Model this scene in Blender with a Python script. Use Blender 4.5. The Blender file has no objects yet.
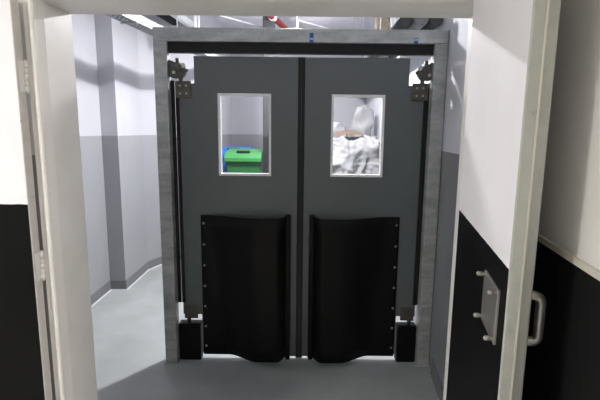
import bpy, bmesh, math, random
from mathutils import Vector, Matrix, noise
random.seed(7)
sc = bpy.context.scene
COL = sc.collection

# ------------------------------------------------------------------ materials
def lin(c):
    return tuple(((v/255)/12.92 if v/255 <= .04045 else ((v/255+.055)/1.055)**2.4) for v in c)

def new_mat(name):
    m = bpy.data.materials.new(name); m.use_nodes = True
    nt = m.node_tree
    return m, nt, nt.nodes['Principled BSDF']

def mat(name, rgb, rough=.5, metal=0., var=0., scale=6., bump=0., bscale=60., spec=.5, stretch=None):
    m, nt, b = new_mat(name)
    c = lin(rgb)
    b.inputs['Roughness'].default_value = rough
    b.inputs['Metallic'].default_value = metal
    b.inputs['Specular IOR Level'].default_value = spec
    b.inputs['Base Color'].default_value = (*c, 1)
    tc = nt.nodes.new('ShaderNodeTexCoord')
    vec = tc.outputs['Object']
    if stretch:
        mp = nt.nodes.new('ShaderNodeMapping'); mp.inputs['Scale'].default_value = stretch
        nt.links.new(vec, mp.inputs['Vector']); vec = mp.outputs['Vector']
    if var:
        n = nt.nodes.new('ShaderNodeTexNoise'); n.inputs['Scale'].default_value = scale; n.inputs['Detail'].default_value = 6
        r = nt.nodes.new('ShaderNodeValToRGB')
        r.color_ramp.elements[0].position = .3; r.color_ramp.elements[1].position = .7
        r.color_ramp.elements[0].color = (*[v*(1-var) for v in c], 1)
        r.color_ramp.elements[1].color = (*[min(1, v*(1+var)) for v in c], 1)
        nt.links.new(vec, n.inputs['Vector']); nt.links.new(n.outputs['Fac'], r.inputs['Fac'])
        nt.links.new(r.outputs['Color'], b.inputs['Base Color'])
    if bump:
        n2 = nt.nodes.new('ShaderNodeTexNoise'); n2.inputs['Scale'].default_value = bscale; n2.inputs['Detail'].default_value = 4
        bp = nt.nodes.new('ShaderNodeBump'); bp.inputs['Strength'].default_value = bump; bp.inputs['Distance'].default_value = .01
        nt.links.new(vec, n2.inputs['Vector']); nt.links.new(n2.outputs['Fac'], bp.inputs['Height'])
        nt.links.new(bp.outputs['Normal'], b.inputs['Normal'])
    return m

def two_tone(name, top, bottom, z, rough=.45, spec=.5):
    """paint with a colour change at height z (object z = world z in every user)"""
    m, nt, b = new_mat(name)
    b.inputs['Roughness'].default_value = rough; b.inputs['Specular IOR Level'].default_value = spec
    tc = nt.nodes.new('ShaderNodeTexCoord')
    sp = nt.nodes.new('ShaderNodeSeparateXYZ'); nt.links.new(tc.outputs['Object'], sp.inputs[0])
    n = nt.nodes.new('ShaderNodeTexNoise'); n.inputs['Scale'].default_value = 40; n.inputs['Detail'].default_value = 3
    nt.links.new(tc.outputs['Object'], n.inputs['Vector'])
    a = nt.nodes.new('ShaderNodeMath'); a.operation = 'MULTIPLY_ADD'
    a.inputs[1].default_value = .004; nt.links.new(n.outputs['Fac'], a.inputs[0]); nt.links.new(sp.outputs['Z'], a.inputs[2])
    g = nt.nodes.new('ShaderNodeMath'); g.operation = 'GREATER_THAN'; g.inputs[1].default_value = z+.002
    nt.links.new(a.outputs[0], g.inputs[0])
    mx = nt.nodes.new('ShaderNodeMix'); mx.data_type = 'RGBA'
    nt.links.new(g.outputs[0], mx.inputs['Factor'])
    mx.inputs['A'].default_value = (*lin(bottom), 1); mx.inputs['B'].default_value = (*lin(top), 1)
    n2 = nt.nodes.new('ShaderNodeTexNoise'); n2.inputs['Scale'].default_value = 2.5; n2.inputs['Detail'].default_value = 5
    nt.links.new(tc.outputs['Object'], n2.inputs['Vector'])
    r = nt.nodes.new('ShaderNodeValToRGB')
    r.color_ramp.elements[0].position = .35; r.color_ramp.elements[1].position = .65
    r.color_ramp.elements[0].color = (.95, .95, .95, 1); r.color_ramp.elements[1].color = (1, 1, 1, 1)
    nt.links.new(n2.outputs['Fac'], r.inputs['Fac'])
    mu = nt.nodes.new('ShaderNodeMix'); mu.data_type = 'RGBA'; mu.blend_type = 'MULTIPLY'; mu.inputs['Factor'].default_value = 1
    nt.links.new(mx.outputs['Result'], mu.inputs['A']); nt.links.new(r.outputs['Color'], mu.inputs['B'])
    nt.links.new(mu.outputs['Result'], b.inputs['Base Color'])
    return m

def chipped(name, rgb, under, rough=.5):
    """gloss paint with worn dark chips"""
    m, nt, b = new_mat(name)
    b.inputs['Roughness'].default_value = rough
    tc = nt.nodes.new('ShaderNodeTexCoord')
    n = nt.nodes.new('ShaderNodeTexNoise'); n.inputs['Scale'].default_value = 28; n.inputs['Detail'].default_value = 8
    nt.links.new(tc.outputs['Object'], n.inputs['Vector'])
    r = nt.nodes.new('ShaderNodeValToRGB')
    e = r.color_ramp.elements
    e[0].position = .25; e[0].color = (*lin(under), 1); e[1].position = .31; e[1].color = (*[v*.9 for v in lin(rgb)], 1)
    k = e.new(.6); k.color = (*lin(rgb), 1)
    nt.links.new(n.outputs['Fac'], r.inputs['Fac']); nt.links.new(r.outputs['Color'], b.inputs['Base Color'])
    return m

def galvanised(name):
    m, nt, b = new_mat(name)
    b.inputs['Metallic'].default_value = .35; b.inputs['Roughness'].default_value = .42
    tc = nt.nodes.new('ShaderNodeTexCoord')
    mp = nt.nodes.new('ShaderNodeMapping'); mp.inputs['Scale'].default_value = (3, 3, 11); mp.inputs['Rotation'].default_value = (0, .45, 0)
    nt.links.new(tc.outputs['Object'], mp.inputs['Vector'])
    n = nt.nodes.new('ShaderNodeTexNoise'); n.inputs['Scale'].default_value = 1.6; n.inputs['Detail'].default_value = 3; n.inputs['Distortion'].default_value = .6
    nt.links.new(mp.outputs['Vector'], n.inputs['Vector'])
    v = nt.nodes.new('ShaderNodeTexVoronoi'); v.inputs['Scale'].default_value = 70
    nt.links.new(tc.outputs['Object'], v.inputs['Vector'])
    r = nt.nodes.new('ShaderNodeValToRGB'); e = r.color_ramp.elements
    e[0].position = .25; e[0].color = (*lin((142, 152, 148)), 1); e[1].position = .75; e[1].color = (*lin((192, 200, 196)), 1)
    nt.links.new(n.outputs['Fac'], r.inputs['Fac'])
    mx = nt.nodes.new('ShaderNodeMix'); mx.data_type = 'RGBA'; mx.blend_type = 'OVERLAY'; mx.inputs['Factor'].default_value = .08
    nt.links.new(r.outputs['Color'], mx.inputs['A']); nt.links.new(v.outputs['Color'], mx.inputs['B'])
    hs = nt.nodes.new('ShaderNodeHueSaturation'); hs.inputs['Saturation'].default_value = .35
    nt.links.new(mx.outputs['Result'], hs.inputs['Color'])
    nt.links.new(hs.outputs['Color'], b.inputs['Base Color'])
    rr = nt.nodes.new('ShaderNodeMapRange'); rr.inputs['To Min'].default_value = .32; rr.inputs['To Max'].default_value = .55
    nt.links.new(n.outputs['Fac'], rr.inputs['Value']); nt.links.new(rr.outputs['Result'], b.inputs['Roughness'])
    return m

def emit(name, rgb, s):
    m, nt, b = new_mat(name)
    b.inputs['Emission Color'].default_value = (*lin(rgb), 1); b.inputs['Emission Strength'].default_value = s
    return m

def glass(name):
    m, nt, b = new_mat(name)
    b.inputs['Transmission Weight'].default_value = 1; b.inputs['Roughness'].default_value = 0
    b.inputs['IOR'].default_value = 1.25; b.inputs['Base Color'].default_value = (.97, .985, .98, 1)
    return m

M = {}
M['corridor'] = two_tone('corridor_paint', (192, 192, 198), (154, 155, 159), 1.53)
M['lobby'] = two_tone('lobby_paint', (224, 226, 232), (128, 132, 136), 1.48, rough=.3)
M['divider'] = two_tone('divider_paint', (212, 212, 214), (140, 142, 145), 1.50)
M['entry'] = two_tone('entry_paint', (238, 236, 231), (17, 18, 19), 1.342, rough=.6, spec=.25)
M['entry_plain'] = mat('entry_white', (242, 240, 236), .6, var=.03)
M['ceiling'] = mat('ceiling_paint', (236, 234, 240), .7, var=.04)
M['floor'] = mat('floor_epoxy', (162, 166, 166), .42, var=.10, scale=3.5, bump=.03, bscale=14)
M['entry_floor'] = mat('entry_vinyl', (208, 206, 202), .5, var=.06)
M['skirt'] = mat('skirting_vinyl', (116, 117, 120), .45, var=.05)
M['cove'] = mat('cove_vinyl', (205, 206, 212), .4, var=.03)
M['frame_paint'] = mat('frame_paint', (234, 231, 226), .42, var=.03, scale=8)
M['leaf'] = two_tone('leaf_paint', (236, 234, 237), (10, 11, 11), 1.328, rough=.55, spec=.12)
M['leaf_edge'] = chipped('leaf_edge_paint', (180, 182, 174), (120, 112, 92), .45)
M['dado_cap'] = mat('dado_cap', (214, 210, 196), .5, var=.08)
M['galv'] = galvanised('galvanised_steel')
M['grey_door'] = mat('grey_door_skin', (96, 102, 103), .42, var=.035, scale=3, bump=.02, bscale=90)
M['rubber'] = mat('black_rubber', (12, 12, 12), .5, var=.15, scale=5, bump=.03, bscale=12, spec=.2)
M['rubber_matt'] = mat('black_seal', (14, 15, 15), .7, var=.1)
M['dark_steel'] = mat('dark_steel', (90, 87, 80), .45, .4, var=.2, scale=30)
M['steel'] = mat('brushed_steel', (190, 190, 186), .35, .8, var=.1, scale=20)
M['bolt'] = mat('bolt_steel', (168, 166, 158), .3, .7, var=.05)
M['alu'] = mat('aluminium_trim', (240, 240, 240), .35, .0, var=.05, scale=20)
M['glass'] = glass('clear_glazing')
M['blue_tape'] = mat('blue_tape', (30, 88, 160), .5, var=.25, scale=40)
M['white_tape'] = mat('pale_tape', (170, 200, 228), .5, var=.1, scale=40)
M['tray'] = mat('tray_steel', (186, 190, 194), .4, .2, var=.1, scale=30)
M['white_pvc'] = mat('white_pvc', (240, 240, 242), .4, var=.02)
M['black_pipe'] = mat('black_lagging', (24, 24, 26), .6, var=.2, scale=14)
M['red_pipe'] = mat('red_pipe_paint', (150, 52, 50), .4, var=.12, scale=12)
M['duct'] = mat('grey_duct', (120, 122, 124), .4, .4, var=.25, scale=8, stretch=(4, 1, 4))
M['duct_dark'] = mat('dark_duct', (62, 60, 60), .5, .2, var=.3, scale=8)
M['brown_box'] = mat('brown_box', (96, 86, 70), .6, var=.35, scale=60)
M['green'] = mat('green_plastic', (58, 132, 72), .38, var=.05, bump=.03, bscale=200)
M['green_body'] = mat('green_body_plastic', (34, 98, 50), .4, var=.05)
M['blue'] = mat('blue_plastic', (34, 104, 186), .4, var=.05)
M['black_plastic'] = mat('black_plastic', (26, 27, 28), .5, var=.1)
M['card'] = mat('brown_card', (124, 102, 80), .8, var=.12, scale=18, stretch=(1, 8, 1))
M['sack'] = mat('white_sackcloth', (158, 157, 160), .75, var=.05, scale=9, bump=.35, bscale=16)
M['sack2'] = mat('grey_white_sackcloth', (164, 164, 169), .75, var=.05, scale=9, bump=.35, bscale=16)
M['column'] = two_tone('shaded_column_paint', (62, 64, 68), (34, 36, 38), 1.53)  # two-tone wall paint, darkened to carry the shade of the pillar's unlit face
M['lamp_white'] = emit('lamp_diffuser', (252, 250, 255), 205.0)
M['lamp_fill'] = emit('fill_diffuser', (252, 250, 255), 72.0)
M['lamp_warm'] = emit('downlight_diffuser', (255, 252, 248), 40.0)

M['lamp_dim'] = emit('dim_diffuser', (255, 250, 242), 8.0)

# ------------------------------------------------------------------ mesh helpers
def BM(): return bmesh.new()

def box(bm, x0, x1, y0, y1, z0, z1, mi=0):
    vs = [bm.verts.new((x, y, z)) for x in (x0, x1) for y in (y0, y1) for z in (z0, z1)]
    for f in ((0, 1, 3, 2), (4, 6, 7, 5), (0, 4, 5, 1), (2, 3, 7, 6), (0, 2, 6, 4), (1, 5, 7, 3)):
        bm.faces.new([vs[i] for i in f]).material_index = mi

def prism(bm, pts, a0, a1, axis='z', mi=0):
    """extrude a polygon (2-D points) along axis between a0 and a1"""
    def P(p, a):
        return {'z': (p[0], p[1], a), 'y': (p[0], a, p[1]), 'x': (a, p[0], p[1])}[axis]
    lo = [bm.verts.new(P(p, a0)) for p in pts]; hi = [bm.verts.new(P(p, a1)) for p in pts]
    n = len(pts)
    fs = [bm.faces.new(lo), bm.faces.new(hi)]
    for i in range(n):
        fs.append(bm.faces.new((lo[i], lo[(i+1) % n], hi[(i+1) % n], hi[i])))
    for f in fs: f.material_index = mi
    return fs

def tube(bm, pts, r, seg=14, cap=True, mi=0):
    """round tube through points; r a number or one per point"""
    pts = [Vector(p) for p in pts]
    rs = r if isinstance(r, (list, tuple)) else [r]*len(pts)
    rings = []; prev = None
    for i, p in enumerate(pts):
        t = (pts[min(i+1, len(pts)-1)]-pts[max(i-1, 0)]).normalized()
        if prev is None:
            u = t.orthogonal().normalized()
        else:
            u = (prev-t*prev.dot(t)).normalized()
        prev = u; w = t.cross(u)
        rings.append([bm.verts.new(p+(u*math.cos(2*math.pi*k/seg)+w*math.sin(2*math.pi*k/seg))*rs[i]) for k in range(seg)])
    for a, b in zip(rings, rings[1:]):
        for k in range(seg):
            f = bm.faces.new((a[k], a[(k+1) % seg], b[(k+1) % seg], b[k])); f.smooth = True; f.material_index = mi
    if cap:
        for q in (rings[0], rings[-1]): bm.faces.new(q).material_index = mi

def beam(bm, p0, p1, w, h, mi=0):
    """rectangular bar from p0 to p1; w horizontal across, h across that"""
    p0, p1 = Vector(p0), Vector(p1); t = (p1-p0).normalized()
    s = t.cross(Vector((0, 0, 1)))
    s = s.normalized() if s.length > 1e-4 else Vector((1, 0, 0))
    u = s.cross(t).normalized()
    vs = [bm.verts.new(p+s*a*w/2+u*b*h/2) for p in (p0, p1) for a, b in ((-1, -1), (1, -1), (1, 1), (-1, 1))]
    for f in ((0, 1, 2, 3), (4, 7, 6, 5), (0, 4, 5, 1), (1, 5, 6, 2), (2, 6, 7, 3), (3, 7, 4, 0)):
        bm.faces.new([vs[i] for i in f]).material_index = mi

ROOTM = {}
def obj(name, bm, m, parent=None, bevel=0, local=False, seg=2):
    bmesh.ops.recalc_face_normals(bm, faces=bm.faces)
    me = bpy.data.meshes.new(name)
    o = bpy.data.objects.new(name, me); COL.objects.link(o)
    top = parent
    while top is not None and top.parent is not None: top = top.parent
    if top is not None:
        o.parent = parent
        if not local: bmesh.ops.transform(bm, matrix=ROOTM[top.name].inverted(), verts=bm.verts)
    bm.to_mesh(me); bm.free()
    for q in (m if isinstance(m, (list, tuple)) else [m]): me.materials.append(q)
    if bevel:
        b = o.modifiers.new('bevel', 'BEVEL'); b.width = bevel; b.segments = seg; b.limit_method = 'ANGLE'; b.angle_limit = math.radians(40)
    return o

def thing(name, label, cat, loc=(0, 0, 0), rotz=0., group=None, kind=None):
    o = bpy.data.objects.new(name, None); COL.objects.link(o)
    o.empty_display_size = .1
    o.location = loc; o.rotation_euler = (0, 0, rotz)
    ROOTM[o.name] = Matrix.Translation(Vector(loc)) @ Matrix.Rotation(rotz, 4, 'Z')
    return tag(o, label, cat, group, kind)

def tag(o, label, cat, group=None, kind=None):
    o['label'] = label; o['category'] = cat
    if group: o['group'] = group
    if kind: o['kind'] = kind
    return o

def struct(name, bm, m, parent=None, bevel=0):
    o = obj(name, bm, m, parent, bevel)
    if parent is None: o['kind'] = 'structure'
    return o

# ------------------------------------------------------------------ setting
ZC, ZE = 3.05, 2.62                                    # corridor / entry-room ceilings
b = BM(); box(b, -3.2, 1.5, 1.62, 7.3, -.12, 0); struct('floor', b, M['floor'])
b = BM(); box(b, -3.2, 1.5, -3.4, 1.62, -.12, 0); struct('floor_entry', b, M['entry_floor'])
b = BM(); box(b, -3.2, 1.5, 1.80, 7.3, ZC, ZC+.1); struct('ceiling', b, M['ceiling'])
b = BM(); box(b, -3.2, 1.5, -3.4, 1.60, ZE, ZE+.1); struct('ceiling_entry', b, M['entry_plain'])

# far side: the wall on the left with its step (pillar), running on to the back of the room
LP = [(-1.89, 1.80), (-1.89, 4.17), (-1.735, 4.17), (-1.735, 4.80), (-1.62, 5.10), (-1.20, 5.30), (-1.10, 7.0)]
b = BM(); prism(b, LP+[(-1.10, 7.2), (-2.3, 7.2), (-2.3, 1.80)], 0, ZC); struct('wall_left', b, M['corridor'])
b = BM(); box(b, -1.10, 1.12, 7.0, 7.2, 0, ZC); struct('wall_back', b, M['corridor'])
RP = [(.80, 1.80), (.905, 2.80), (1.02, 7.0)]
b = BM(); prism(b, RP+[(1.3, 7.0), (1.3, 1.80)], 0, ZC); struct('wall_right', b, M['lobby'])

def skirting(name, path, side, h=.10, cove='cove'):
    """vinyl skirting with a pale cove at its foot, set against a wall path"""
    b = BM()
    for (p, q) in zip(path, path[1:]):
        d = Vector((q[0]-p[0], q[1]-p[1], 0)).normalized(); n = Vector((d.y, -d.x, 0))*side
        a, c = Vector((*p, 0)), Vector((*q, 0))
        for (z0, z1, t, mi) in ((.012, h, .006, 0), (0, .012, .012, 1)):
            vs = []
            for pt in (a-d*.0, c+d*.0):
                vs.append([b.verts.new(pt+n*o+Vector((0, 0, z))) for o, z in ((-.002, z0), (t, z0), (t if mi == 0 else .006, z1), (-.002, z1))])
            for k in range(4):
                b.faces.new((vs[0][k], vs[0][(k+1) % 4], vs[1][(k+1) % 4], vs[1][k])).material_index = mi
            b.faces.new(vs[0]).material_index = mi; b.faces.new(vs[1]).material_index = mi
    return struct(name, b, [M['skirt'], M[cove]])
skirting('baseboard_left', LP, 1)
skirting('baseboard_right', [(.80, 1.80), (.897, 2.72)], -1, cove='skirt')

# dividing wall with the double doorway
OX0, OX1, OZ = -.905, .652, 2.04
b = BM()
box(b, -2.3, OX0-.045, 1.60, 1.80, 0, ZC); box(b, OX1+.03, 1.3, 1.60, 1.80, 0, ZC); box(b, OX0-.045, OX1+.03, 1.60, 1.80, OZ+.03, ZC)
struct('wall_front', b, M['divider'])
# painted frame lining: jambs, head, rounded front lip
b = BM()
def lining(pts): prism(b, pts, 0, OZ+.03)
# left jamb (plan section, with the rounded bead at its front)
lip = [(OX0-.029+.011*math.cos(a), 1.585-.011*math.sin(a)) for a in [math.pi*i/8 for i in range(9)]]
lining([(OX0-.062, 1.80), (OX0, 1.80), (OX0-.010, 1.625), (OX0-.018, 1.590), *lip[1:], (OX0-.044, 1.585), (OX0-.044, 1.592), (OX0-.062, 1.592)])
lipr = [(OX1+.005-.012*math.cos(a), 1.585-.012*math.sin(a)) for a in [math.pi*i/8 for i in range(9)]]
lining([(OX1+.035, 1.80), (OX1, 1.80), (OX1, 1.597), *lipr[1:], (OX1+.02, 1.585), (OX1+.02, 1.592), (OX1+.035, 1.592)])
prism(b, [(1.592, OZ+.06), (1.80, OZ+.06), (1.80, OZ), (1.60, OZ), (1.582, OZ+.004), (1.578, OZ+.012), (1.582, OZ+.02), (1.592, OZ+.022)], OX0-.062, OX1+.035, axis='x')
struct('trim_1', b, M['frame_paint'])

# entry room that the photograph is taken from
b = BM(); prism(b, [(.672, 1.60), (.492, .438), (1.30, .438), (1.30, 1.60)], 0, ZE); struct('wall_entry_right', b, M['entry'])
b = BM(); box(b, 1.30, 1.50, -3.4, 1.60, 0, ZE); struct('wall_entry_side', b, M['entry_plain'])
b = BM(); box(b, -3.2, -3.0, -3.4, 1.60, 0, ZE); struct('wall_entry_left', b, M['entry_plain'])
b = BM(); box(b, -3.0, 1.30, -3.4, -3.2, 0, ZE); struct('wall_entry_rear', b, M['entry_plain'])
b = BM(); box(b, -3.0, -2.3, 1.60, 1.80, 0, ZC); struct('wall_entry_front', b, M['divider'])
b = BM()
beam(b, (.670, 1.60, 1.349), (.489, .436, 1.349), .010, .014)
struct('trim_2', b, M['dado_cap'])

# ------------------------------------------------------------------ galvanised portal with a pair of traffic doors
PX0, PX1, PY, PT, S = -.918, .900, 2.80, 2.216, .082
fr = thing('door_frame', 'galvanised steel box-section frame standing around the grey double doors', 'door frame', (0, PY, 0))
for x in (PX0, PX1-S):
    b = BM(); box(b, x, x+S, PY, PY+.08, 0, PT-S); o = obj('post', b, M['galv'], fr, .004)
    b = BM(); box(b, x-.012, x+S+.004, PY-.012, PY+.10, 0, .008); obj('base_plate', b, M['galv'], fr, .002)
b = BM(); box(b, PX0, PX1, PY, PY+.08, PT-S, PT); obj('header', b, M['galv'], fr, .004)
b = BM(); box(b, PX0+S, PX1-S, PY+.03, PY+.075, 2.072, PT-S); h = obj('header_seal', b, M['rubber_matt'], fr, .002); h['label'] = 'black rubber strip under the header'
for x in (.058, .700):
    b = BM(); box(b, x-.012, x+.012, PY-.0015, PY, 2.134, 2.190 if x < .1 else 2.166, 0)
    box(b, x-.009, x+.010, PY-.0022, PY-.0014, 2.150, 2.160, 1)
    t = obj('tape_mark', b, [M['blue_tape'], M['white_tape']], fr); t['label'] = 'small blue tape mark'
for s in (-1, 1):                                     # the floor pivots' black covers are fixed to the posts
    lim = .834 if s < 0 else .8155; xs = sorted((s*.682, s*min(.8355, lim)))
    b = BM(); prism(b, [(xs[0], 2.845), (xs[1], 2.845), (xs[1], 2.915), (xs[0], 2.915)], 0, .272)
    t = obj('pivot_cover', b, M['rubber'], fr, .008); t['label'] = 'black pivot cover at the floor'
    b = BM(); xs = sorted((s*(.812 if s < 0 else .8095), s*lim)); box(b, xs[0], xs[1], 2.858, 2.872, .42, 1.905)
    obj('side_seal', b, M['rubber_matt'], fr)

def bow(u, t):
    """how far the impact flap stands off the door: u 0 at its screwed edge, 1 at its clamped edge; t 0 bottom, 1 top"""
    a = .30-.22*t
    x = max(0., min(1., (u-a)/(.68-a)))
    v = x*x*(3-2*x)
    if u > .90: v *= max(0., 1-((u-.90)/.10)**1.6*.75)
    return (.104+.0*t)*v

def traffic_door(s, label):
    lim = .834 if s < 0 else .8155
    X = lambda x: s*min(x, lim)
    F = 2.86
    r = thing('traffic_door', label, 'door', (s*.80, F, .03), group='pair of grey traffic doors', kind='thing')
    b = BM()
    prof = [(.0135, .05), (.672, .05), (.672, .335), (.80, .335), (.80, 1.845), (.684, 1.845), (.684, 2.056), (.0135, 2.056)]
    # slab with a window opening: four strips around it
    wx0, wx1, wz0, wz1 = .200, .530, 1.307, 1.823
    for x0, x1, z0, z1 in ((.0135, wx0, .030, 2.056), (wx0, wx1, .052, wz0), (wx0, wx1, wz1, 2.056), (wx1, .672, .052, 2.056), (.672, .684, .335, 2.056), (.684, .80, .335, 1.888)):
        xs = sorted((X(x0), X(x1))); box(b, xs[0], xs[1], F, F+.04, z0, z1)
    bmesh.ops.remove_doubles(b, verts=b.verts, dist=1e-5)
    obj('panel', b, M['grey_door'], r)
    # rubber edges: meeting edge and hinge edge
    b = BM(); xs = sorted((X(.022), X(.0005 if s > 0 else -.0003))); box(b, xs[0], xs[1], F-.004, F+.044, .02, 2.056)
    e = obj('meeting_seal', b, M['rubber_matt'], r); e['label'] = 'black rubber meeting edge'
    b = BM(); xs = sorted((X(.782), X(.806))); box(b, xs[0], xs[1], F-.004, F+.044, .42, 1.80)
    e = obj('hinge_seal', b, M['rubber_matt'], r); e['label'] = 'black rubber edge on the hinge side'
    # window: aluminium bead frame, pane
    b = BM()
    for y0, y1, bw in ((F-.008, F, .006), (F+.04, F+.048, .006)):
        ox0, ox1, oz0, oz1 = wx0-bw, wx1+bw, wz0-bw, wz1+bw
        ix0, ix1, iz0, iz1 = wx0+.008, wx1-.008, wz0+.008, wz1-.008
        for q in ((ox0, ix0, oz0, oz1), (ix1, ox1, oz0, oz1), (ix0, ix1, oz0, iz0), (ix0, ix1, iz1, oz1)):
            xs = sorted((X(q[0]), X(q[1]))); box(b, xs[0], xs[1], y0, y1, q[2], q[3])
    for q in ((wx0, wx0+.008, wz0, wz1), (wx1-.008, wx1, wz0, wz1), (wx0, wx1, wz0, wz0+.008), (wx0, wx1, wz1-.008, wz1)):
        xs = sorted((X(q[0]), X(q[1]))); box(b, xs[0], xs[1], F, F+.04, q[2], q[3])
    w = obj('window_frame', b, M['alu'], r); w['label'] = 'silver aluminium window bead'
    b = BM(); xs = sorted((X(wx0+.004), X(wx1-.004))); box(b, xs[0], xs[1], F+.017, F+.023, wz0+.004, wz1-.004)
    g = obj('pane', b, M['glass'], w); g['label'] = 'clear glass pane'
    # black impact flap: screwed down its hinge side, bowed out, clamped beside the meeting edge
    b = BM(); NU, NT = 48, 12
    x_in, x_out, z0, z1 = .092, .664, .042, 1.036
    def pt(u, t, off):
        return (X(x_out+(x_in-x_out)*u), F-.002-off-bow(u, t), z0+(z1-z0)*t)
    fr_, bk_ = [], []
    for i in range(NU+1):
        fr_.append([b.verts.new(pt(i/NU, j/NT, .005)) for j in range(NT+1)])
        bk_.append([b.verts.new(pt(i/NU, j/NT, 0)) for j in range(NT+1)])
    for i in range(NU):
        for j in range(NT):
            for g_ in (fr_, bk_):
                f = b.faces.new((g_[i][j], g_[i+1][j], g_[i+1][j+1], g_[i][j+1])); f.smooth = True
        for j in (0, NT): b.faces.new((fr_[i][j], fr_[i+1][j], bk_[i+1][j], bk_[i][j]))
    for i in (0, NU):
        for j in range(NT): b.faces.new((fr_[i][j], fr_[i][j+1], bk_[i][j+1], bk_[i][j]))
    fl = obj('impact_flap', b, M['rubber'], r); fl['label'] = 'black bowed rubber impact flap'
    b = BM(); xs = sorted((X(.096), X(.062))); box(b, xs[0], xs[1], F-.034, F, .02, 1.046)
    obj('clamp_strip', b, M['rubber'], fl, .006)
    for k in range(7):
        z = .105+k*(.980-.105)/6
        b = BM(); c = (X(.646), F-.007, z)
        tube(b, [c, (c[0], c[1]-.004, c[2]), (c[0], c[1]-.006, c[2])], [.009, .008, .004], 12)
        obj('screw', b, M['bolt'], fl)
    # upper hinge: plate on the door, arm, cam on the post
    b = BM(); xs = sorted((X(.704), X(.804))); box(b, xs[0], xs[1], F-.014, F-.004, 1.796, 1.902)
    hp = obj('hinge_plate', b, M['dark_steel'], r, .003)
    for dx in (-.020, .020):
        for dz in (-.024, .024):
            b = BM(); c = (X(.752+dx), F-.014, 1.848+dz)
            tube(b, [c, (c[0], c[1]-.006, c[2])], .0075, 6); obj('bolt', b, M['bolt'], hp)
    b = BM(); xs = sorted((X(.752), X(.778))); box(b, xs[0], xs[1], F-.016, F-.002, 1.895, 1.955)
    ha = obj('hinge_arm', b, M['dark_steel'], r, .003)
    b = BM()
    prism(b, [(X(.842), 1.925), (X(.80), 1.915), (X(.748), 1.922), (X(.728), 1.950), (X(.730), 1.985), (X(.758), 2.005), (X(.79), 2.012), (X(.842), 2.030)], F-.035, F+.005, axis='y')
    cam_ = obj('hinge_cam', b, M['dark_steel'], r, .004)
    b = BM(); tube(b, [(X(.775), F-.045, 2.000), (X(.775), F-.045, 2.0)], .01) if False else None
    tube(b, [(X(.772), F-.050, 1.980), (X(.772), F-.030, 1.980)], .022, 18)
    tube(b, [(X(.782), F-.018, 1.99), (X(.782), F-.018, 2.038)], .013, 12)
    tube(b, [(X(.745), F-.018, 1.965), (X(.718), F-.018, 1.965)], .010, 12)
    obj('cam_roller', b, M['dark_steel'], cam_)
    b = BM(); tube(b, [(X(.742), F-.044, 1.992), (X(.742), F-.036, 1.992)], .016, 16); obj('cam_bolt', b, M['steel'], cam_)
    b = BM(); tube(b, [(X(.800), F-.046, 1.950), (X(.800), F-.035, 1.950)], .011, 6); obj('cam_bolt', b, M['steel'], cam_)
    # lower hinge plate and pivot
    b = BM(); xs = sorted((X(.698), X(.790))); box(b, xs[0], xs[1], F-.012, F-.002, .308, .402)
    lp = obj('hinge_plate', b, M['dark_steel'], r, .003)
    b = BM(); tube(b, [(X(.765), F+.01, .2745), (X(.765), F+.01, .32)], .014, 14); obj('pivot_pin', b, M['dark_steel'], lp)
    return r
traffic_door(-1, 'left grey traffic door whose window shows the green bin')
traffic_door(1, 'right grey traffic door whose window shows white sacks')

# ------------------------------------------------------------------ near painted doors standing open
def butt_hinge(parent, x, y, z, n=5, local=True):
    """knuckle barrel with leaf plates"""
    b = BM(); hh = .10
    for k in range(n):
        z0 = z-hh/2+k*hh/n
        tube(b, [(x, y, z0+.001), (x, y, z0+hh/n-.001)], .0065, 12)
    box(b, x-.034, x-.004, y-.001, y+.003, z-hh/2, z+hh/2)
    tube(b, [(x, y, z-hh/2-.006), (x, y, z+hh/2+.006)], .004, 10)
    return obj('hinge', b, M['frame_paint'], parent, local=local)

def leaf_mesh(L, T, H):
    b = BM()
    prism(b, [(0, .003), (.003, 0), (L-.004, 0), (L, .003), (L+.003, T*.5-.004), (L+.003, T*.5+.004), (L, T-.003), (L-.004, T), (.003, T), (0, T-.003)], .008, H)
    b.normal_update()
    for f in b.faces:
        c = f.calc_center_median()
        big = abs(f.normal.y) > .9 and f.calc_area() > .2
        f.material_index = 0 if big else 1
    return b

# right leaf: swung a little past square towards the camera
L, T, H = .704, .047, 2.035
rd = thing('passage_door', 'white and black door standing open with a square steel push plate', 'door', (.566, 1.53, 0), math.radians(-101.94), group='open painted passage doors', kind='thing')
obj('leaf', leaf_mesh(L, T, H), [M['leaf'], M['leaf_edge']], rd, local=True)
b = BM(); box(b, L+.002, L+.0055, T*.5-.0018, T*.5+.0018, .01, H-.005); o = obj('edge_strip', b, M['dado_cap'], rd, local=True); o['label'] = 'pale strip along the door edge'
b = BM(); prism(b, [(.508, 1.140), (.650, 1.140), (.652, 1.264), (.508, 1.266)], -.006, 0, axis='y')
pp = obj('push_plate', b, M['steel'], rd, .001, local=True); pp['label'] = 'square steel push plate'
for (x, z) in ((.515, 1.258), (.642, 1.256), (.515, 1.150), (.640, 1.150)):
    b = BM(); tube(b, [(x, -.004, z), (x, -.010, z), (x, -.012, z), (x, -.022, z), (x, -.025, z)], [.004, .004, .0058, .0058, .003], 10)
    obj('bolt', b, M['bolt'], pp, local=True)
b = BM()
hx, hz0, hz1, hp_ = .630, 1.148, 1.254, .041
arc = [(hx, T-.002, hz0)]
for k in range(7):
    a = math.pi/2*k/6; arc.append((hx, T+hp_-.016+.016*math.sin(a), hz0+.016-.016*math.cos(a)))
for k in range(7):
    a = math.pi/2*k/6; arc.append((hx, T+hp_-.016+.016*math.cos(a), hz1-.016+.016*math.sin(a)))
arc.append((hx, T-.002, hz1))
tube(b, arc, .0105, 14)
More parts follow.
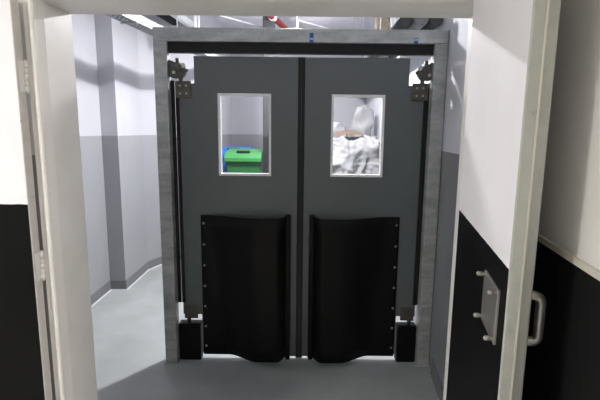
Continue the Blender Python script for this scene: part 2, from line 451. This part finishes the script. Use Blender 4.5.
o = obj('pull_handle', b, M['steel'], rd, local=True); o['label'] = 'tubular steel pull handle'
for z in (1.80, 1.08, .25):
    b = BM(); tube(b, [(-.012, T*.5, z-.05), (-.012, T*.5, z+.05)], .0065, 12); box(b, -.012, .002, T*.5-.002, T*.5+.002, z-.05, z+.05)
    obj('hinge', b, M['frame_paint'], rd, local=True)

# left leaf: folded right back against the wall
LL, LT = .78, .046
M['leaf_edge_pale'] = chipped('leaf_edge_pale', (214, 210, 205), (120, 112, 98), .45)
ld = thing('passage_door', 'white and black door folded flat against the wall, hinges showing', 'door', (-.972, 1.582, 0), math.radians(180), group='open painted passage doors', kind='thing')
obj('leaf', leaf_mesh(LL, LT, H), [M['leaf'], M['leaf_edge_pale']], ld, local=True)
for z in (1.775, 1.088, .25):
    b = BM(); hh = .105
    X0, Y0 = -.972+.006, 1.578
    for k in range(5):
        z0 = z-hh/2+k*hh/5; tube(b, [(X0, Y0, z0+.001), (X0, Y0, z0+hh/5-.001)], .0075, 12)
    tube(b, [(X0, Y0, z-hh/2-.005), (X0, Y0, z+hh/2+.005)], .005, 10)
    box(b, -.9725, -.9705, 1.545, Y0, z-hh/2, z+hh/2)
    box(b, X0, -.945, 1.5885, 1.5915, z-hh/2, z+hh/2)
    box(b, X0-.002, X0+.002, Y0, 1.592, z-hh/2, z+hh/2)
    obj('hinge', b, M['frame_paint'], ld)

# ------------------------------------------------------------------ services overhead
T0 = Vector((-1.256-.1495*1.15, 2.985-1.15, 0)); T1 = Vector((-1.256+.1495*2.2, 2.985+2.2, 0))
td = (T1-T0).normalized(); tn = Vector((td.y, -td.x, 0))      # tn points right
ct = thing('cable_tray', 'perforated grey metal cable tray hung along the left wall', 'cable tray', (*T0.xy, 2.34))
b = BM(); W = .11; zt = 2.34; ln = (T1-T0).length; Z = Vector((0, 0, 1))
for sgn in (-1, 1):
    for zz, hh in ((.024, .048), (.056, .008)): beam(b, T0+tn*sgn*W/2+Z*(zt+zz), T1+tn*sgn*W/2+Z*(zt+zz), .003, hh)
n = int(ln/.045)
for k in range(n+1):
    p = T0+td*(k*ln/n)
    for sgn in (-1, 1): beam(b, p+tn*sgn*W/2-td*.011+Z*(zt+.028), p+tn*sgn*W/2+td*.011+Z*(zt+.028), .003, .056)
    beam(b, p-td*.013+Z*(zt+.002), p+td*.013+Z*(zt+.002), W, .003)
for q in (-.35, 0, .35): beam(b, T0+tn*W*q+Z*(zt+.002), T1+tn*W*q+Z*(zt+.002), .016, .003)
obj('tray', b, M['tray'], ct)
b = BM()
for q, rr in ((-.042, .010), (-.022, .012), (.001, .011), (.023, .012), (.043, .009)): tube(b, [T0+tn*q+Z*(zt+.016), T1+tn*q+Z*(zt+.016)], rr, 8)
obj('cables', b, M['black_plastic'], ct)
for k in (.15, .42, .7):
    p = T0+(T1-T0)*k
    b = BM(); tube(b, [p-tn*W*.62+Z*(zt-.004), p-tn*W*.62+Z*ZC], .004, 8); beam(b, p-tn*W*.66+Z*(zt-.004), p+tn*W*.5+Z*(zt-.004), .02, .004)
    obj('hanger_rod', b, M['tray'], ct)
def pipe(name, label, cat, p0, p1, r, m, collars=(), hang=(), cm=None):
    t = thing(name, label, cat, p0)
    b = BM(); tube(b, [p0, p1], r, 18); obj('pipe', b, m, t)
    v0, v1 = Vector(p0), Vector(p1); d = (v1-v0).normalized()
    for k in collars:
        c = v0+(v1-v0)*k; b = BM(); tube(b, [c-d*.03, c+d*.03], r*1.06+.002 if cm is None or r > .04 else r*1.4, 18); obj('collar', b, cm or m, t)
    for k in hang:
        c = v0+(v1-v0)*k; b = BM(); tube(b, [c+Vector((0, 0, r*.8)), (c.x, c.y, ZC)], .005, 8); obj('hanger_rod', b, M['tray'], t)
    return t
pipe('lagged_pipe', 'black lagged pipe under the ceiling, left above the doors', 'pipe', (-1.565, 4.204, 2.798), (-1.316, 6.328, 2.798), .041, M['black_pipe'], (), (.2, .7))
pipe('white_pipe', 'white pipe running close beside the black lagged pipe', 'pipe', (-1.392, 4.181, 2.798), (-1.198, 6.385, 2.798), .047, M['white_pvc'], (), (.2, .7))
pipe('sprinkler_pipe', 'red pipe under the ceiling above the middle of the doors', 'pipe', (-0.345, 4.836, 2.803), (0.068, 6.644, 2.803), .032, M['red_pipe'], (.06,), (.3, .8), M['white_pvc'])
pipe('round_duct', 'light grey duct between two dark pipes above the right post', 'duct', (.762, 2.93, 2.31), (.735, 6.7, 2.31), .044, M['duct'], (.3, .6), (.2, .7))
pipe('dark_pipe', 'dark pipe beside the wall above the right post', 'pipe', (.856, 2.93, 2.31), (.828, 6.7, 2.31), .044, M['duct_dark'], (.35,), (.22, .72), M['duct'])
pipe('dark_pipe', 'dark pipe between the grey duct and the brown box', 'pipe', (.668, 2.93, 2.31), (.640, 6.7, 2.31), .038, M['duct_dark'], (.4,), (.25, .75))
jb = thing('junction_box', 'brown square junction box hanging above the right grey door', 'box', (.74, 4.2, 2.51))
b = BM(); box(b, .675, .795, 4.18, 4.26, 2.51, 2.66); obj('body', b, M['brown_box'], jb, .004)
b = BM(); box(b, .682, .788, 4.172, 4.18, 2.517, 2.653); obj('cover', b, M['brown_box'], jb, .002)
b = BM(); tube(b, [(.812, 4.22, 2.50), (.812, 4.22, ZC)], .011, 12); box(b, .795, .812, 4.21, 4.23, 2.56, 2.58); box(b, .72, .74, 4.21, 4.23, 2.66, ZC); o = obj('conduit', b, M['white_pvc'], jb); o['label'] = 'white plastic conduit'
br = thing('ceiling_bracket', 'white strut dropping from the ceiling right of the white pipe', 'bracket', (-1.06, 4.56, 2.6))
b = BM(); box(b, -1.075, -1.045, 4.56, 4.59, 2.58, ZC); obj('drop_rod', b, M['white_pvc'], br)
b = BM(); box(b, -1.035, -1.028, 4.56, 4.59, 2.58, ZC); box(b, -1.075, -1.028, 4.56, 4.59, 2.575, 2.585); obj('clip', b, M['white_pvc'], br)
cd = thing('ceiling_conduit', 'thin white conduit dropping from the ceiling right of the red pipe', 'conduit', (-.05, 4.72, 2.5))
b = BM(); tube(b, [(-.052, 4.72, 2.52), (-.052, 4.72, ZC)], .009, 10); obj('conduit', b, M['white_pvc'], cd)
b = BM(); tube(b, [(-.052, 4.72, 2.72), (.62, 5.5, 2.735)], .006, 8); obj('cable', b, M['white_pvc'], cd)
cd = thing('ceiling_conduit', 'thin white conduit slanting along the ceiling left of the red pipe', 'conduit', (-.95, 4.5, 2.72))
b = BM(); tube(b, [(-.98, 4.45, 2.735), (-.30, 5.3, 2.735)], .008, 8); obj('conduit', b, M['white_pvc'], cd)

# ------------------------------------------------------------------ what stands behind the doors
def wheelie_bin(label, x0, x1, y0, y1, H, body_m, lid_m):
    cx, cy = (x0+x1)/2, (y0+y1)/2; w, d = (x1-x0)/2, (y1-y0)/2
    r = thing('wheelie_bin', label, 'bin', (cx, cy, 0), group='wheelie bins')
    b = BM(); zt = H-.12
    vs = []
    for z, k in ((.05, .80), (zt-.06, .96), (zt-.06, 1.0), (zt, 1.0)):
        vs.append([b.verts.new((cx+sx*w*k*.93, cy+sy*d*k*.95, z)) for sx, sy in ((-1, -1), (1, -1), (1, 1), (-1, 1))])
    for a, c in zip(vs, vs[1:]):
        for k in range(4): b.faces.new((a[k], a[(k+1) % 4], c[(k+1) % 4], c[k]))
    b.faces.new(vs[0]); b.faces.new(vs[-1])
    obj('body', b, body_m, r, .018, seg=3)
    b = BM()
    prism(b, [(cy-d, zt+.005), (cy-d-.012, zt-.012), (cy-d-.022, zt-.012), (cy-d-.022, zt+.030), (cy-d+.03, zt+.085), (cy+d*.3, zt+.12), (cy+d, zt+.09), (cy+d, zt+.005)], x0, x1, axis='x')
    lid = obj('lid', b, lid_m, r, .022, seg=4)
    b = BM(); box(b, cx-.075, cx+.075, cy-d+.02, cy-d+.065, zt+.082, zt+.112); h = obj('grip_slot', b, M['black_plastic'], lid, .006); h['label'] = 'dark grip slot in the lid'
    b = BM(); tube(b, [(x0+.06, cy+d+.03, zt), (x1-.06, cy+d+.03, zt)], .014, 12)
    for x in (x0+.08, x1-.08): tube(b, [(x, cy+d-.02, zt), (x, cy+d+.03, zt)], .012, 10)
    obj('handle', b, body_m, r)
    for sx in (-1, 1):
        b = BM(); x = cx+sx*(w-.04); tube(b, [(x-.022, cy+d-.05, .10), (x+.022, cy+d-.05, .10)], .10, 22); obj('wheel', b, M['black_plastic'], r, .008)
    b = BM(); tube(b, [(x0+.05, cy+d-.05, .10), (x1-.05, cy+d-.05, .10)], .010, 10); obj('axle', b, M['steel'], r)
    for sx in (-1, 1):
        b = BM(); x = cx+sx*w*.6; box(b, x-.025, x+.025, cy-d*.7-.02, cy-d*.7+.03, 0, .06); obj('foot', b, body_m, r)
    return r
wheelie_bin('green bin with closed lid seen through the left door window', -.865, -.445, 4.95, 5.47, 1.375, M['green_body'], M['green'])
wheelie_bin('blue bin half hidden behind the green bin', -1.085, -.645, 5.58, 6.08, 1.375, M['blue'], M['blue'])
sc_ = thing('shaded_pillar', 'slim two-tone wall pillar with its shade painted in, right of the green bin', 'column', (-.36, 5.03, 0))  # a wall pillar; its shade is in the paint colour
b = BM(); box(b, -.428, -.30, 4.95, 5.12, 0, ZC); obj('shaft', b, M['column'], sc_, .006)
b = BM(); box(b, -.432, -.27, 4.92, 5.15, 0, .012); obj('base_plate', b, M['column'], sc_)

def sack(name, label, x0, x1, y0, y1, z0, z1, seed, m, top_pinch=.0, lean=(0, 0), amp=.05, cuts=26, cat='sack', group='white sacks behind the doors'):
    """a full, creased cloth sack: rounded box pushed about by folded noise, flat underneath"""
    b = BM()
    bmesh.ops.create_cube(b, size=2)
    bmesh.ops.subdivide_edges(b, edges=b.edges, cuts=cuts, use_grid_fill=True)
    cx, cy, hx, hy = (x0+x1)/2, (y0+y1)/2, (x1-x0)/2, (y1-y0)/2
    sv = Vector((seed*13.7, seed*5.1, seed*2.3))
    for v in b.verts:
        p = v.co.copy(); q = p.normalized()
        p = p*.62+q*.55*max(abs(p.x), abs(p.y), abs(p.z))
        t = (v.co.z+1)/2
        k = 1-top_pinch*max(0, t-.45)/.55
        x, y = cx+p.x*hx*k+lean[0]*t, cy+p.y*hy*k+lean[1]*t
        z = z0+(z1-z0)*min(1, max(0, (p.z*.93+1)/2))
        w = Vector((x, y, z))
        def ridge(k, off, ax=1., az=1.):
            return max(0, 1-abs(noise.noise(Vector((w.x*k*ax, w.y*k, w.z*k*az))+off))*2.2)**1.3
        d = amp*(ridge(3.0, sv)-.4)+amp*.42*(ridge(6.0, sv*2, 1.5, .7)-.35)+amp*.14*(ridge(12, sv*3, .8, 1.3)-.35)+amp*.7*noise.noise(w*2.2+sv)
        if z < z0+.03: d *= .3
        dirn = Vector((q.x, q.y, q.z*.8)).normalized()
        w += dirn*d; w.z = max(w.z, z0)
        v.co = w
    for f in b.faces: f.smooth = True
    o = obj(name, b, m); tag(o, label, cat, group)
    return o
# world-space meshes: give each its own base as origin
def rebase(o, x, y, z):
    o.data.transform(Matrix.Translation((-x, -y, -z))); o.location = (x, y, z); return o
pl = thing('pallet', 'wooden pallet on the floor under the white sacks', 'pallet', (.56, 5.45, 0))
for k in range(6):
    b = BM(); y = 4.87+k*.21; box(b, .18, .93, y, y+.12, .10, .122); obj('deck_board', b, M['card'], pl)
for x in (.20, .50, .82):
    b = BM(); box(b, x, x+.09, 4.88, 6.04, 0, .10); obj('bearer', b, M['card'], pl)
rebase(sack('laundry_sack', 'bulging white sack at the bottom of the heap on the pallet', .28, .86, 4.98, 5.36, .122, .78, 1, M['sack2'], amp=.05), .56, 5.17, .122)
rebase(sack('laundry_sack', 'big crumpled white sack filling the lower right door window', .24, .84, 4.96, 5.38, .85, 1.495, 2, M['sack'], amp=.085, cuts=60), .54, 5.17, .85)
rebase(sack('laundry_sack', 'tall white sack at the right edge, behind the crumpled sack', .69, .925, 5.56, 5.98, .122, 1.93, 3, M['sack'], top_pinch=.12, lean=(-.02, .04), amp=.05, cuts=50), .81, 5.80, .122)
rebase(sack('laundry_sack', 'pale sack standing behind the brown cardboard', .18, .56, 5.62, 5.98, .122, 1.69, 4, M['sack2'], amp=.045, cuts=40), .38, 5.80, .122)
b = BM()
cp = [(.38, 5.00), (.70, 4.95), (.735, 5.34), (.68, 5.46), (.43, 5.44)]
prism(b, cp, 1.515, 1.521)
bmesh.ops.subdivide_edges(b, edges=b.edges, cuts=4, use_grid_fill=False)
bmesh.ops.triangulate(b, faces=b.faces)
for v in b.verts:
    v.co.z += .045+.065*(v.co.y-5.00)+.008*math.sin(v.co.x*14)
c = obj('cardboard_sheet', b, M['card']); tag(c, 'brown cardboard sheet lying on the big crumpled white sack', 'cardboard'); rebase(c, .55, 5.2, 1.52)

# ------------------------------------------------------------------ lamps, two of them added as fill
def lamp(label, x, y, z, ceil, r, h, power, colour, em):
    """drum lamp: glowing diffuser under a white housing on a rod; the underside also carries an area lamp"""
    t = thing('ceiling_or_fill_lamp', label, 'lamp', (x, y, z))
    b = BM(); tube(b, [(x, y, z+h), (x, y, z+h+.02)], r*1.1, 28); obj('housing', b, M['white_pvc'], t)
    b = BM(); tube(b, [(x, y, z+h+.02), (x, y, ceil)], .012, 10); obj('drop_rod', b, M['white_pvc'], t)
    b = BM(); tube(b, [(x, y, z), (x, y, z+h)], r, 28); obj('diffuser', b, em, t)
    d = bpy.data.lights.new('lamp_light', 'AREA'); d.shape = 'DISK'; d.size = r*2; d.energy = power; d.color = colour
    lo = bpy.data.objects.new('lamp_light', d); COL.objects.link(lo); lo.location = (0, 0, -.003); lo.parent = t
    return t
lamp('drum lamp under the ceiling behind the grey doors', -.08, 3.92, 2.745, ZC, .062, .065, 60, (1, .985, 1), M['lamp_white'])
lamp('added fill lamp on a long rod at the back of the corridor', -.05, 5.75, 2.70, ZC, .062, .065, 9, (1, .985, 1), M['lamp_fill'])  # added fill light for the back wall and the strip of ceiling
lamp('round lamp on the entry room ceiling near the folded door', -2.0, .50, 2.42, ZE, .16, .05, 15, (1, .99, .985), M['lamp_warm'])
lamp('added fill lamp on the entry room ceiling round the corner of the side wall', 1.08, -.25, 2.42, ZE, .16, .05, 12, (1, .99, .98), M['lamp_warm'])  # added unseen fill: lifts the entry room's bounced light, out of the lobby's sight

# ------------------------------------------------------------------ world, camera, colour
w = bpy.data.worlds.new('world'); sc.world = w; w.use_nodes = True
w.node_tree.nodes['Background'].inputs[0].default_value = (.8, .82, .85, 1)
w.node_tree.nodes['Background'].inputs[1].default_value = 0
cam = bpy.data.cameras.new('camera'); co = bpy.data.objects.new('camera', cam); COL.objects.link(co)
cam.sensor_width = 36; cam.sensor_fit = 'HORIZONTAL'; cam.lens = 36*436.23/600; cam.clip_start = .02
p, rl, yw = .158280515, .0108998987, -.000725
Fv = Vector((math.sin(yw)*math.cos(p), math.cos(yw)*math.cos(p), -math.sin(p)))
R0 = Vector((math.cos(yw), -math.sin(yw), 0)); U0 = R0.cross(Fv)
Rv = R0*math.cos(rl)+U0*math.sin(rl); Uv = U0*math.cos(rl)-R0*math.sin(rl)
co.matrix_world = Matrix(((Rv.x, Uv.x, -Fv.x, 0), (Rv.y, Uv.y, -Fv.y, 0), (Rv.z, Uv.z, -Fv.z, 1.6), (0, 0, 0, 1)))
sc.camera = co
vs = sc.view_settings
vs.view_transform = 'Standard'; vs.look = 'None'; vs.gamma = 1; vs.use_curve_mapping = False; vs.exposure = 0.6
